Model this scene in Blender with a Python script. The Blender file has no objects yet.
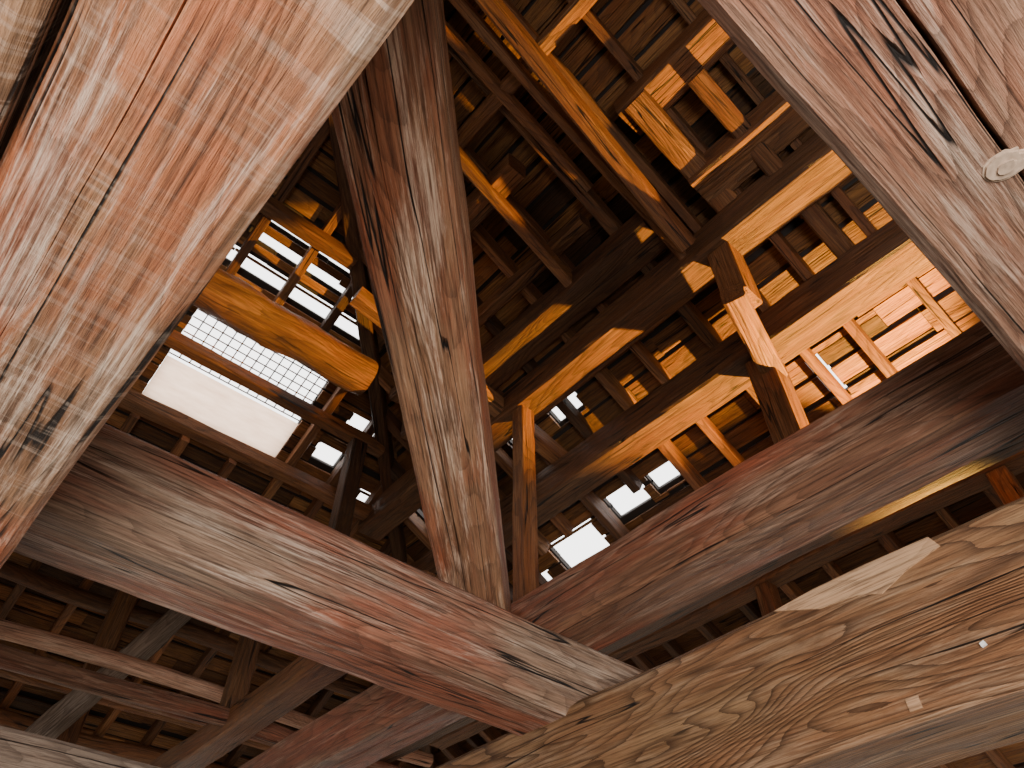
import bpy, math, random
from mathutils import Vector, noise, Matrix
random.seed(7)
OFF=1.6            # eye height above the floor; all z below are relative to the eye
sc=bpy.context.scene

# ------------------------------------------------------------------ materials
def wood(name,c1,c2,red,pale,red_amt=0.5,pale_amt=0.3,ring=0.5,bump=1.0,rough=0.6,rnd_amt=0.2,rings=16,checks=1.0,dark=(.03,.013,.008),bs=2.6,saw=0.0,stain=.45):
    m=bpy.data.materials.new(name); m.use_nodes=True
    nt=m.node_tree; N=nt.nodes; L=nt.links
    b=N['Principled BSDF']
    at=N.new('ShaderNodeAttribute'); at.attribute_name='lc'
    rn=N.new('ShaderNodeAttribute'); rn.attribute_name='rnd'
    def mp(s):
        n=N.new('ShaderNodeMapping'); n.inputs['Scale'].default_value=s
        L.new(at.outputs['Vector'],n.inputs['Vector']); return n.outputs[0]
    def noi(s,scale,detail=6,rough_=.6,dist=0):
        n=N.new('ShaderNodeTexNoise'); n.inputs['Scale'].default_value=scale
        n.inputs['Detail'].default_value=detail; n.inputs['Roughness'].default_value=rough_
        n.inputs['Distortion'].default_value=dist
        L.new(mp(s),n.inputs['Vector']); return n.outputs['Fac']
    def ramp(f,a,bb,lo=0.,hi=1.):
        n=N.new('ShaderNodeMapRange'); n.inputs['From Min'].default_value=a; n.inputs['From Max'].default_value=bb
        n.inputs['To Min'].default_value=lo; n.inputs['To Max'].default_value=hi
        L.new(f,n.inputs['Value']); return n.outputs[0]
    def ma(op,a,bv=0):
        n=N.new('ShaderNodeMath'); n.operation=op
        for i,v in enumerate((a,bv)):
            if isinstance(v,(int,float)): n.inputs[i].default_value=v
            else: L.new(v,n.inputs[i])
        return n.outputs[0]
    def mix(f,a,bv,mode='MIX'):
        n=N.new('ShaderNodeMix'); n.data_type='RGBA'; n.blend_type=mode
        for k,v in ((0,f),(6,a),(7,bv)):
            if isinstance(v,tuple): n.inputs[k].default_value=(*v,1)
            elif isinstance(v,(int,float)): n.inputs[k].default_value=v
            else: L.new(v,n.inputs[k])
        return n.outputs[2]
    fine=noi((.03,1,1),130,5,.7)
    mid=noi((.05,1,1),34,6,.7,.3)
    bigp=noi((.30,1,1),3.0,5,.62)
    patch=noi((.10,1,1),12,8,.75,.4)
    base=noi((.17,1,1),bs,2,.4,.25)
    rg=ma('FRACT',ma('ADD',ma('MULTIPLY',base,rings*2.0),ma('MULTIPLY',mid,.45)))
    rline=ma('POWER',rg,3.2)
    ck=noi((.03,1,1),8,3,.5,.2)
    ckl=ramp(ma('ABSOLUTE',ma('SUBTRACT',ck,.5)),.002,.008,1,0)
    ckm=ramp(noi((.4,1,1),3.7,2),.44,.50,0,1)
    ckl=ma('MULTIPLY',ma('MULTIPLY',ckl,ckm),checks)
    col=mix(ramp(mid,.38,.64),c1,c2)
    col=mix(ramp(bigp,.42,.60,0,red_amt),col,red)
    pf=ma('MULTIPLY',ramp(patch,.50,.60,0,1),ramp(fine,.38,.58,.1,1))
    col=mix(ma('MULTIPLY',pf,pale_amt),col,pale)
    col=mix(ma('MULTIPLY',rline,ring),col,dark)
    col=mix(ramp(fine,.32,.54,.8,0),col,dark)
    col=mix(ckl,col,(.008,.005,.004))
    col=mix(ramp(noi((.5,1,1),5.5,6,.7),.55,.72,0,stain),col,dark)
    if saw:
        sw=noi((1,.06,.06),55,3,.6,.6)
        col=mix(ma('MULTIPLY',ramp(sw,.52,.62),ma('MULTIPLY',ramp(bigp,.40,.56,1,0),saw)),col,pale)
    rv=ramp(rn.outputs['Fac'],0,1,1-rnd_amt,1+rnd_amt)
    dn2=N.new('ShaderNodeCombineColor')
    for i in range(3): L.new(rv,dn2.inputs[i])
    col=mix(1.,col,dn2.outputs[0],'MULTIPLY')
    L.new(col,b.inputs['Base Color'])
    b.inputs['Roughness'].default_value=rough
    b.inputs['Specular IOR Level'].default_value=.35
    h=ma('ADD',ma('MULTIPLY',fine,.6),ma('MULTIPLY',rline,-.35))
    h=ma('ADD',h,ma('MULTIPLY',patch,.6)); h=ma('ADD',h,ma('MULTIPLY',ckl,-.9))
    bp=N.new('ShaderNodeBump'); bp.inputs['Strength'].default_value=bump; bp.inputs['Distance'].default_value=.015
    L.new(h,bp.inputs['Height']); L.new(bp.outputs[0],b.inputs['Normal'])
    return m

M_D=wood('worn_red_timber',(.28,.135,.065),(.42,.235,.13),(.54,.125,.038),(.80,.63,.50),.8,.75,.35,saw=.22)
M_E=wood('grey_red_timber',(.26,.13,.08),(.42,.25,.165),(.36,.10,.045),(.66,.52,.41),.5,.55,.5,rings=14)
M_A=wood('weathered_tie_timber',(.23,.135,.088),(.40,.27,.185),(.32,.078,.036),(.62,.50,.40),.7,.6,.35)
M_G=wood('grey_timber',(.17,.13,.10),(.26,.205,.16),(.2,.12,.08),(.4,.34,.28),.4,.3,.35)
M_L=wood('peeled_pole_wood',(.50,.26,.17),(.65,.40,.27),(.5,.2,.11),(.75,.6,.46),.5,.4,.2,rnd_amt=.05)
M_B=wood('figured_grain_timber',(.25,.13,.06),(.38,.225,.115),(.30,.11,.045),(.54,.41,.28),.5,.4,.85,rings=20,dark=(.055,.022,.009),bs=3.1)
M_C=wood('reddish_brown_timber',(.14,.058,.03),(.25,.125,.07),(.27,.06,.026),(.54,.39,.29),.7,.4,.4)
M_F=wood('diagonal_timber',(.24,.105,.055),(.40,.22,.12),(.38,.085,.033),(.84,.64,.48),.7,.65,.3,stain=.2,rnd_amt=.02)
M_I=wood('aged_roof_timber',(.11,.042,.015),(.20,.088,.032),(.20,.058,.018),(.32,.18,.09),.5,.3,.5,rnd_amt=.6)
M_O=wood('honey_roof_boards',(.12,.048,.015),(.26,.115,.032),(.23,.07,.02),(.34,.18,.065),.5,.3,.35,rnd_amt=.7)
M_P=wood('pale_cut_wood',(.44,.26,.145),(.52,.33,.195),(.42,.22,.12),(.56,.41,.28),.3,.2,.25,rnd_amt=.02,checks=0,bump=.3,stain=.0)
def plain(name,c,r=.6,metal=0,scale=12,var=.25):
    m=bpy.data.materials.new(name); m.use_nodes=True; nt=m.node_tree; b=nt.nodes['Principled BSDF']
    n=nt.nodes.new('ShaderNodeTexNoise'); n.inputs['Scale'].default_value=scale; n.inputs['Detail'].default_value=6
    cr=nt.nodes.new('ShaderNodeValToRGB')
    cr.color_ramp.elements[0].color=(*[x*(1-var) for x in c],1); cr.color_ramp.elements[1].color=(*[min(1,x*(1+var)) for x in c],1)
    tc=nt.nodes.new('ShaderNodeTexCoord')
    nt.links.new(tc.outputs['Object'],n.inputs['Vector'])
    nt.links.new(n.outputs['Fac'],cr.inputs['Fac']); nt.links.new(cr.outputs[0],b.inputs['Base Color'])
    b.inputs['Roughness'].default_value=r; b.inputs['Metallic'].default_value=metal
    return m
M_floor=plain('stone_paving',(.11,.085,.06),.8,scale=3)
M_ground=plain('pale_gravel',(.2,.17,.13),.9,scale=2)
M_tile=plain('grey_roof_tile',(.022,.015,.012),.8)
M_bolt=plain('corroded_bolt',(.40,.29,.21),.45,.1,scale=60,var=.7)
M_paper=bpy.data.materials.new('translucent_panel'); M_paper.use_nodes=True
nt=M_paper.node_tree; tr=nt.nodes.new('ShaderNodeBsdfTranslucent')
pn=nt.nodes.new('ShaderNodeTexNoise'); pn.inputs['Scale'].default_value=6
pc=nt.nodes.new('ShaderNodeValToRGB'); pc.color_ramp.elements[0].color=(.50,.31,.21,1); pc.color_ramp.elements[1].color=(.82,.60,.45,1)
nt.links.new(pn.outputs['Fac'],pc.inputs['Fac']); nt.links.new(pc.outputs[0],tr.inputs[0])
nt.links.new(tr.outputs[0],nt.nodes['Material Output'].inputs['Surface'])

# ------------------------------------------------------------------ geometry
class MB:
    def __init__(s): s.v=[];s.f=[];s.lc=[];s.r=[]
    def prism(s,p0,p1,sec,up=Vector((0,0,1)),jit=0.0,st=1,wob=0.0,ends=True,taper=0.0):
        p0=Vector(p0);p1=Vector(p1); ax=(p1-p0); Ln=ax.length; ax.normalize()
        side=up.cross(ax).normalized(); upv=ax.cross(side)
        ro=Vector((random.uniform(-40,40),random.uniform(-20,20),random.uniform(-20,20)))
        so=random.uniform(0,100); r=random.random(); n=len(sec); base=len(s.v)
        for i in range(st+1):
            x=Ln*i/st
            wy=wob*noise.noise(Vector((x*.6,so,0))); wz=wob*noise.noise(Vector((x*.6,so+9,0)))
            for k,q in enumerate(sec):
                y,z=q[0],q[1]
                if jit:
                    d=noise.noise(Vector((x*2.2,y*9+so,z*9)))*jit+noise.noise(Vector((x*7,y*22+so,z*22)))*jit*.45
                    l=math.hypot(y,z) or 1
                    y2=y+y/l*d; z2=z+z/l*d
                else: y2,z2=y,z
                if len(q)>2:
                    me=noise.noise(Vector((x*.8,so+33,5)))*.018+noise.noise(Vector((x*4,so+33,5)))*.004
                    dp=max(0.04,min(1,.75+noise.noise(Vector((x*1.1,so+70,1)))*1.2))
                    y2+=q[2]*me+q[4]*dp; z2+=q[3]*me+q[5]*dp
                    if q[6]:
                        y2+=q[2]*q[6]*dp; z2+=q[3]*q[6]*dp
                sc_=1-taper*i/st
                P=p0+ax*x+side*(y2*sc_+wy)+upv*(z2*sc_+wz)
                s.v.append(P+Vector((0,0,OFF))); s.lc.append(Vector((x,y,z))+ro); s.r.append(r)
        for i in range(st):
            for k in range(n):
                a=base+i*n+k; b=base+i*n+(k+1)%n
                s.f.append((a,b,b+n,a+n))
        if ends:
            s.f.append(tuple(base+k for k in range(n))[::-1]); s.f.append(tuple(base+st*n+k for k in range(n)))
    def box(s,p0,p1,w,h,up=Vector((0,0,1)),**k):
        c=min(w,h)*.06
        sec=[(-w/2+c,-h/2),(w/2-c,-h/2),(w/2,-h/2+c),(w/2,h/2-c),(w/2-c,h/2),(-w/2+c,h/2),(-w/2,h/2-c),(-w/2,-h/2+c)]
        s.prism(p0,p1,sec,up,**k)
    def make(s,name,mat,parent=None):
        me=bpy.data.meshes.new(name); me.from_pydata([tuple(v) for v in s.v],[],s.f)
        a=me.attributes.new('lc','FLOAT_VECTOR','POINT'); a.data.foreach_set('vector',[c for v in s.lc for c in v])
        a=me.attributes.new('rnd','FLOAT','POINT'); a.data.foreach_set('value',s.r)
        me.materials.append(mat)
        import bmesh
        bm=bmesh.new(); bm.from_mesh(me); bmesh.ops.recalc_face_normals(bm,faces=bm.faces); bm.to_mesh(me); bm.free()
        o=bpy.data.objects.new(name,me); sc.collection.objects.link(o)
        if parent: o.parent=parent
        return o

def dense_sec(w,h,ch=(.02,.02,.02,.02),n=7,cracks=()):
    cb0,cb1,cb2,cb3=ch
    P=[]
    def edge(a,b,cr):
        ax,ay=a;bx,by=b; L=math.hypot(bx-ax,by-ay); dx,dy=(bx-ax)/L,(by-ay)/L; nx,ny=-dy,dx
        ts=[(L*i/n,None,0,0) for i in range(n+1)]
        for pos,wd,dp in cr:
            t=L*pos
            ts=[q for q in ts if abs(q[0]-t)>.03]
            ts+= [(t-.02,'w',wd,dp),(t,-1,wd,dp),(t+.0001,0,wd,dp),(t+.0002,1,wd,dp),(t+.02,'w',wd,dp)]
        ts.sort(key=lambda q:q[0])
        for t,k,cw,cd in ts:
            x,y=ax+dx*t,ay+dy*t
            if k is None: P.append((x,y))
            elif k=='w': P.append((x,y,dx,dy,0,0,0))
            elif k==0: P.append((x,y,dx,dy,nx*cd,ny*cd,0))
            else: P.append((x,y,dx,dy,0,0,k*cw))
    g=lambda s:[c[1:] for c in cracks if c[0]==s]
    W,H=w/2,h/2
    edge((-W+cb0,-H),(W-cb1,-H),g('b'))
    edge((W,-H+cb1),(W,H-cb2),g('r'))
    edge((W-cb2,H),(-W+cb3,H),g('t'))
    edge((-W,H-cb3),(-W,-H+cb0),g('l'))
    return P

def big(name,p0,p1,w,h,mat,cracks=(),ch=(.025,.025,.02,.02),jit=.006,wob=.01,n=7,step=.05):
    m=MB(); L=(Vector(p1)-Vector(p0)).length
    m.prism(p0,p1,dense_sec(w,h,ch,n,cracks),jit=jit,st=max(2,int(L/step)),wob=wob)
    return m.make(name,mat)
def med(name,p0,p1,w,h,mat=M_I,jit=.008,wob=.02):
    return big(name,p0,p1,w,h,mat,ch=(.015,.015,.015,.015),jit=jit,wob=wob,n=3,step=.12)

# ---- foreground frame
big('tie_beam',(-.083,-3.2,1.17),(-.083,5.2,1.17),.316,.44,M_D,ch=(.02,.03,.02,.02),cracks=(('b',.7,.002,.02),))         # D
big('tie_beam',(-.42,-3.2,1.15),(-.42,5.2,1.15),.34,.44,M_D,ch=(.02,.02,.02,.02))
big('tie_beam',(-2.5,-.17,1.55),(5.2,-.17,1.55),.45,.36,M_E,cracks=(('b',.50,.006,.06),))           # E
big('tie_beam',(-2.5,2.41,1.54),(3.2,2.41,1.54),.37,.36,M_A,ch=(.05,.02,.02,.02),cracks=(('b',.45,.002,.03),))                 # A
big('tie_beam',(2.53,-3,1.15),(2.53,5.0,1.15),.40,.52,M_B,ch=(.02,.03,.03,.03),cracks=(('l',.75,.0015,.03),))   # B
big('tie_beam',(2.42,-3,1.88),(2.42,6.2,1.88),.31,.31,M_C,ch=(.03,.03,.02,.02),cracks=(('b',.6,.003,.03),))        # C
big('diagonal_tie_beam',(-.862,-.368,1.87),(2.178,2.672,1.87),.275,.30,M_F,cracks=(('b',.62,.004,.05),),ch=(.02,.02,.02,.02)) # F
big('tie_beam',(-2.5,3.35,.93),(2.3,3.35,.93),.3,.3,M_G)                                              # low left
# ---- roof planes
def z1(X): return 5.84-.51*X
def z2(Y): return 6.9-.51*Y
med('roof_beam',(3.30,-5.5,3.735),(3.30,5.3,3.735),.27,.27)   # G
med('roof_beam',(2.72,-5,4.125),(2.72,5.1,4.125),.25,.25)     # H
med('roof_beam',(2.40,1.25,4.32),(2.40,4.0,4.32),.27,.2)       # I
med('roof_beam',(2.42,-4,4.36),(2.42,.88,4.36),.26,.2)
med('roof_beam',(1.85,-4,4.72),(1.85,.95,4.72),.24,.2)
med('roof_beam',(1.55,1.7,4.78),(1.55,3.3,4.78),.16,.2)
med('roof_beam',(1.2,-4,5.0),(1.2,2.6,5.0),.1,.13)
med('roof_beam',(2.1,1.6,4.52),(2.1,3.9,4.52),.1,.12)
med('roof_beam',(.5,-4,5.3),(.5,2.4,5.3),.14,.18)
med('roof_beam',(4.75,-6,3.15),(4.75,6.6,3.15),.2,.2)
med('roof_beam',(5.7,-6,2.65),(5.7,7.5,2.65),.2,.2)
med('roof_beam',(3.32,-6,2.38),(3.32,6.4,2.38),.22,.25)
med('roof_beam',(2.08,3.0,2.2),(2.08,7.2,2.2),.2,.2)        # J
for x,y,a,b,w in [(3.33,1.24,2.5,3.6,.2),(2.70,2.92,2.0,4.0,.13),(2.73,1.0,3.5,4.0,.18),
                (3.3,-1.2,2.5,3.6,.18),(2.7,-1.4,3.22,4.0,.18),(2.08,4.4,2.3,4.3,.14),(2.08,5.6,2.3,3.9,.15),(1.2,6.4,2.0,3.5,.16),(2.08,3.4,3.9,4.9,.12),(4.75,2.4,2.2,3.1,.14),(4.75,.6,2.2,3.1,.14),
                (3.3,4.8,2.5,3.6,.15)]:
    mm=MB(); mm.box((x,y,a),(x,y,b),w,w*.9,up=Vector((0,1,0)),jit=.004,st=12); mm.make('roof_strut',M_I)
for p in [((3.3,4.55,3.2),(6,4.55,3.2),.14,.2),((2.62,1.0,3.50),(3.35,1.2,3.50),.14,.13),((2.56,-1.4,3.16),(4.9,-1.4,3.16),.12,.14),
          ((1.2,3.1,4.35),(3.5,3.1,3.95),.12,.15),((1.9,.45,4.52),(3.4,.45,3.95),.12,.16),((1.9,-.5,4.52),(3.4,-.5,3.95),.12,.16),((1.75,.8,4.58),(2.6,.8,4.3),.16,.16)]:
    med('cross_tie',*p)
med('sloping_brace',(-.2,1.22,5.50),(2.72,1.22,4.09),.07,.12)
med('sloping_brace',(-.2,1.02,5.36),(2.5,1.10,4.02),.10,.16)
med('sloping_brace',(-.2,1.45,5.62),(2.0,1.45,4.62),.07,.12)
med('sloping_brace',(-.2,1.9,5.5),(2.3,1.95,4.3),.08,.12)
for Y,s in [(3.29,.12),(4.45,.11),(4.98,.12)]:
    med('purlin',(-5,Y,z2(Y)-.22),(Y-2.1,Y,z2(Y)-.22),s,s*1.1)
def log(name,p0,p1,r,mat,n=20,taper=0.1,jit=.02,wob=.06):
    m=MB(); sec=[(r*math.cos(2*math.pi*i/n),r*math.sin(2*math.pi*i/n)) for i in range(n)]
    m.prism(p0,p1,sec,jit=jit,st=50,wob=wob,taper=taper); o=m.make(name,mat)
    for p in o.data.polygons: p.use_smooth=len(p.vertices)==4
    return o
log('log_purlin',(-3,3.74,4.34),(1.72,3.74,4.34),.145,M_I,taper=-.15,jit=.035)
log('log_purlin',(-4,6.2,2.72),(4.4,6.2,2.72),.07,M_L,jit=.004)
log('log_purlin',(-4,6.75,2.72),(4.4,6.75,2.72),.06,M_C,jit=.004)
log('log_purlin',(-4,5.4,2.2),(4.2,5.4,2.2),.07,M_C,jit=.006)
for Y in (5.6,6.05,6.55,7.35,7.8,8.3): log('log_purlin',(-5,Y,z2(Y)-.24),(Y-2.1,Y,z2(Y)-.24),.075,M_I,jit=.01)
log('log_post',(.95,6.3,2.0),(1.75,6.3,3.5),.10,M_G,wob=.1)
med('hip_rafter',(-1,1.08,6.2),(7.2,9.28,2.02),.12,.16)

# ---- rafters
N1=Vector((.51,0,1)).normalized(); N2=Vector((0,.51,1)).normalized()
m=MB()
y=-10.5; i=0
while y<9:
    x0=max(-1,y-2.08,-1+(-3-y)); 
    if x0<6.8:
        d=.10 if i%2 else .13
        parts=[(x0,7.3)]
        if 3.40<y<4.0 or 2.45<y<3.1: parts=[(x0,3.85),(4.32,7.3)]
        sk=random.uniform(-.05,.05)
        for a,bq in parts:
            if bq>a: m.box((a,y,z1(a)-d),(bq,y+sk,z1(bq)-d),random.uniform(.055,.09),.11 if i%2 else .15,up=N1,jit=.003,st=10)
    y+=random.uniform(.29,.46); i+=1
m.make('right_slope_rafters',M_I)
m=MB(); x=-9
while x<6.8:
    y0=max(1.08,x+2.08,1.08+(-1-x))
    d=.10
    if y0<8.8:
        parts=[(y0,9.4)]
        if .4<x<1.62: parts=[(y0,4.2),(5.16,9.4)]
        for a,bq in parts: m.box((x,a,z2(a)-d),(x,bq,z2(bq)-d),.07,.11,up=N2,jit=.003,st=10)
    x+=.43
m.make('left_slope_rafters',M_I)
# ---- boards with real openings
def sub(rect,h):
    a,b,c,d=rect; e,f,g,i=h
    if e>=b or f<=a or g>=d or i<=c: return [rect]
    out=[]
    if a<e: out.append((a,e,c,d))
    if f<b: out.append((f,b,c,d))
    l,r=max(a,e),min(b,f)
    if c<g: out.append((l,r,c,g))
    if i<d: out.append((l,r,i,d))
    return out
H1=[(3.95,4.32,3.42,3.96),(3.84,4.08,2.80,3.18),(3.86,4.05,2.35,2.72),(3.80,4.14,1.04,1.14),(3.05,3.2,2.7,3.0),(3.02,3.2,3.25,3.5),(3.0,3.2,4.55,4.85),(4.1,4.3,4.15,4.45)]
H2=[(.45,1.7,3.40,3.52),(.45,1.85,3.60,3.68),(.1,1.95,3.8,3.92),(.42,1.64,4.20,5.12),(2.0,2.3,4.42,4.66),(1.9,2.15,4.76,4.96),(2.5,2.75,5.0,5.2)]
def cells(f0,f1,step,limits,holes,horizontal,mb,lift,th,gap):
    f=f0
    while f<f1:
        g0,g1=limits(f+step/2)
        segs=[]
        g=g0
        while g<g1:
            e=min(g1,g+random.uniform(1.0,2.4)); segs.append((g,e)); g=e
        for (a,b) in segs:
            gp=gap if gap<0 else gap*random.uniform(.4,1.3)
            rects=[(f,f+step-gp,a,b)]
            for h in holes:
                rects=[q for r in rects for q in sub(r,h)]
            for (fa,fb,ga,gb) in rects:
                if gb-ga<.01 or fb-fa<.008: continue
                fm=(fa+fb)/2; jz=random.uniform(-.008,.008)+lift
                w=(fb-fa)*math.hypot(1,.51)
                if horizontal: mb.box((fm,ga,z1(fm)+jz),(fm,gb-.004,z1(fm)+jz),w,th,up=N1)
                else: mb.box((ga,fm,z2(fm)+jz),(gb-.004,fm,z2(fm)+jz),w,th,up=N2)
        f+=step
m=MB(); cells(-1,7.4,.17,lambda X:(-3-(X+1)-.1,X+2.08+.12),H1,True,m,0,.022,.03); m.make('right_slope_boards',M_O)
m=MB(); cells(1.08,9.5,.15,lambda Y:(-1-(Y-1.08)-.1,Y-2.08+.12),[(h[2],h[3],h[0],h[1]) for h in H2],False,m,0,.022,.04); m.make('left_slope_boards',M_O)
m=MB(); cells(-1,7.4,.31,lambda X:(-3-(X+1)-.1,X+2.08+.12),H1,True,m,.07,.05,-.02); m.make('right_slope_roof_tiles',M_tile)
m=MB(); cells(1.08,9.5,.31,lambda Y:(-1-(Y-1.08)-.1,Y-2.08+.12),[(h[2],h[3],h[0],h[1]) for h in H2],False,m,.07,.05,-.02); m.make('left_slope_roof_tiles',M_tile)
def quad(name,pts,mat,thick=.08):
    me=bpy.data.meshes.new(name); me.from_pydata([(p[0],p[1],p[2]+OFF) for p in pts],[],[tuple(range(len(pts)))])
    me.materials.append(mat); o=bpy.data.objects.new(name,me); sc.collection.objects.link(o)
    if thick:
        s=o.modifiers.new('t','SOLIDIFY'); s.thickness=thick; s.offset=0
    return o
zt=6.35; ze=z1(7.4)
quad('rear_slope_sheathing',[(-1,1.08,zt+.02),(-1,-3,zt+.02),(-9.4,-11.4,ze),(-9.4,9.48,ze)],M_tile)
quad('end_slope_sheathing',[(-1,-3,zt+.02),(7.4,-11.4,ze),(-9.4,-11.4,ze)],M_tile)
m=MB()
for i in range(1,14):
    x=.42+1.22*i/14; m.box((x,4.20,z2(4.20)+.04),(x,4.72,z2(4.72)+.04),.010,.010,up=N2)
for i in range(0,9):
    y=4.20+.52*i/8; m.box((.42,y,z2(y)+.04),(1.64,y,z2(y)+.04),.010,.010,up=N2)
m.make('window_1',M_I)
quad('window_2',[(.42,4.74,z2(4.74)+.03),(1.64,4.74,z2(4.74)+.03),(1.64,5.12,z2(5.12)+.03),(.42,5.12,z2(5.12)+.03)],M_paper,0)

# ---- details on the front timbers
m=MB()
def ringsec(r,n=22): return [(r*math.cos(2*math.pi*i/n)*(1+.12*math.sin(3*i)),r*math.sin(2*math.pi*i/n)*.85) for i in range(n)]
c=Vector((1.18,-.165,1.37))
for k,(r,za,zb) in enumerate([(.040,.004,-.003),(.033,-.003,-.009),(.018,-.009,-.014)]):
    m.prism(c+Vector((0,0,za)),c+Vector((0,0,zb)),ringsec(r),up=Vector((1,0,0)),jit=.012)
m.make('bolt_head',M_bolt)
def face_patch(name,poly,x0,x1,mat):
    m=MB()
    m.prism((x0,0,0),(x1,0,0),[(p[0],p[1]) for p in poly])
    for k,v in enumerate(m.v): m.lc[k]=Vector((v.y,v.z*1.0,v.x))
    return m.make(name,mat)
face_patch('repair_patch',[(1.17,1.388),(1.0,1.325),(.86,1.315),(.78,1.285),(.68,1.325),(.55,1.355),(.57,1.398),(.8,1.404),(1.0,1.402)],2.320,2.36,M_P)
face_patch('wooden_plug',[(.84,.918),(.80,.918),(.80,.955),(.84,.955)],2.322,2.36,M_P)
M_wh=plain('white_paint',(.85,.82,.78),.6)
face_patch('paint_chip',[(.575,1.018),(.56,1.022),(.563,1.034),(.577,1.03)],2.318,2.35,M_wh)

def slab(name,x0,x1,y0,y1,za,zb,mat):
    vs=[(x,y,z+OFF) for z in (za,zb) for x,y in ((x0,y0),(x1,y0),(x1,y1),(x0,y1))]
    me=bpy.data.meshes.new(name); me.from_pydata(vs,[],[(3,2,1,0),(4,5,6,7),(0,1,5,4),(1,2,6,5),(2,3,7,6),(3,0,4,7)])
    me.materials.append(mat); o=bpy.data.objects.new(name,me); sc.collection.objects.link(o); return o
slab('floor',-10,8,-12,10,-1.75,-1.6,M_floor)
slab('ground',-60,60,-60,60,-1.95,-1.76,M_ground)

# ---- light
w=bpy.data.worlds.new('sky'); sc.world=w; w.use_nodes=True
bg=w.node_tree.nodes['Background']; bg.inputs[0].default_value=(1,.98,.95,1); bg.inputs[1].default_value=4.5
def lamp(name,typ,loc,target,energy,col,**k):
    l=bpy.data.lights.new(name,typ); l.energy=energy; l.color=col
    for a,b in k.items(): setattr(l,a,b)
    o=bpy.data.objects.new(name,l); o.location=(loc[0],loc[1],loc[2]+OFF)
    d=Vector(target)-Vector(loc); o.rotation_euler=d.to_track_quat('-Z','Y').to_euler(); sc.collection.objects.link(o); return o
lamp('warm_floodlight','SPOT',(4.9,.3,1.8),(2.35,1.35,4.45),4300,(1,.52,.085),spot_size=math.radians(62),spot_blend=.45,shadow_soft_size=.03)
lamp('foreground_fill','AREA',(-.9,-1.7,-.6),(1.2,1.3,1.5),360,(1,.95,.89),shape='RECTANGLE',size=2.2,size_y=1.4)  # unseen area lamp added below the eye to brighten the front beams

# ---- camera
cd=bpy.data.cameras.new('camera'); cam=bpy.data.objects.new('camera',cd); sc.collection.objects.link(cam)
cd.sensor_width=36; cd.lens=721/1024*36; cd.clip_start=.01
cam.location=(0,0,OFF); cam.rotation_euler=(math.radians(90+47.4),0,math.radians(48.5-90))
sc.camera=cam
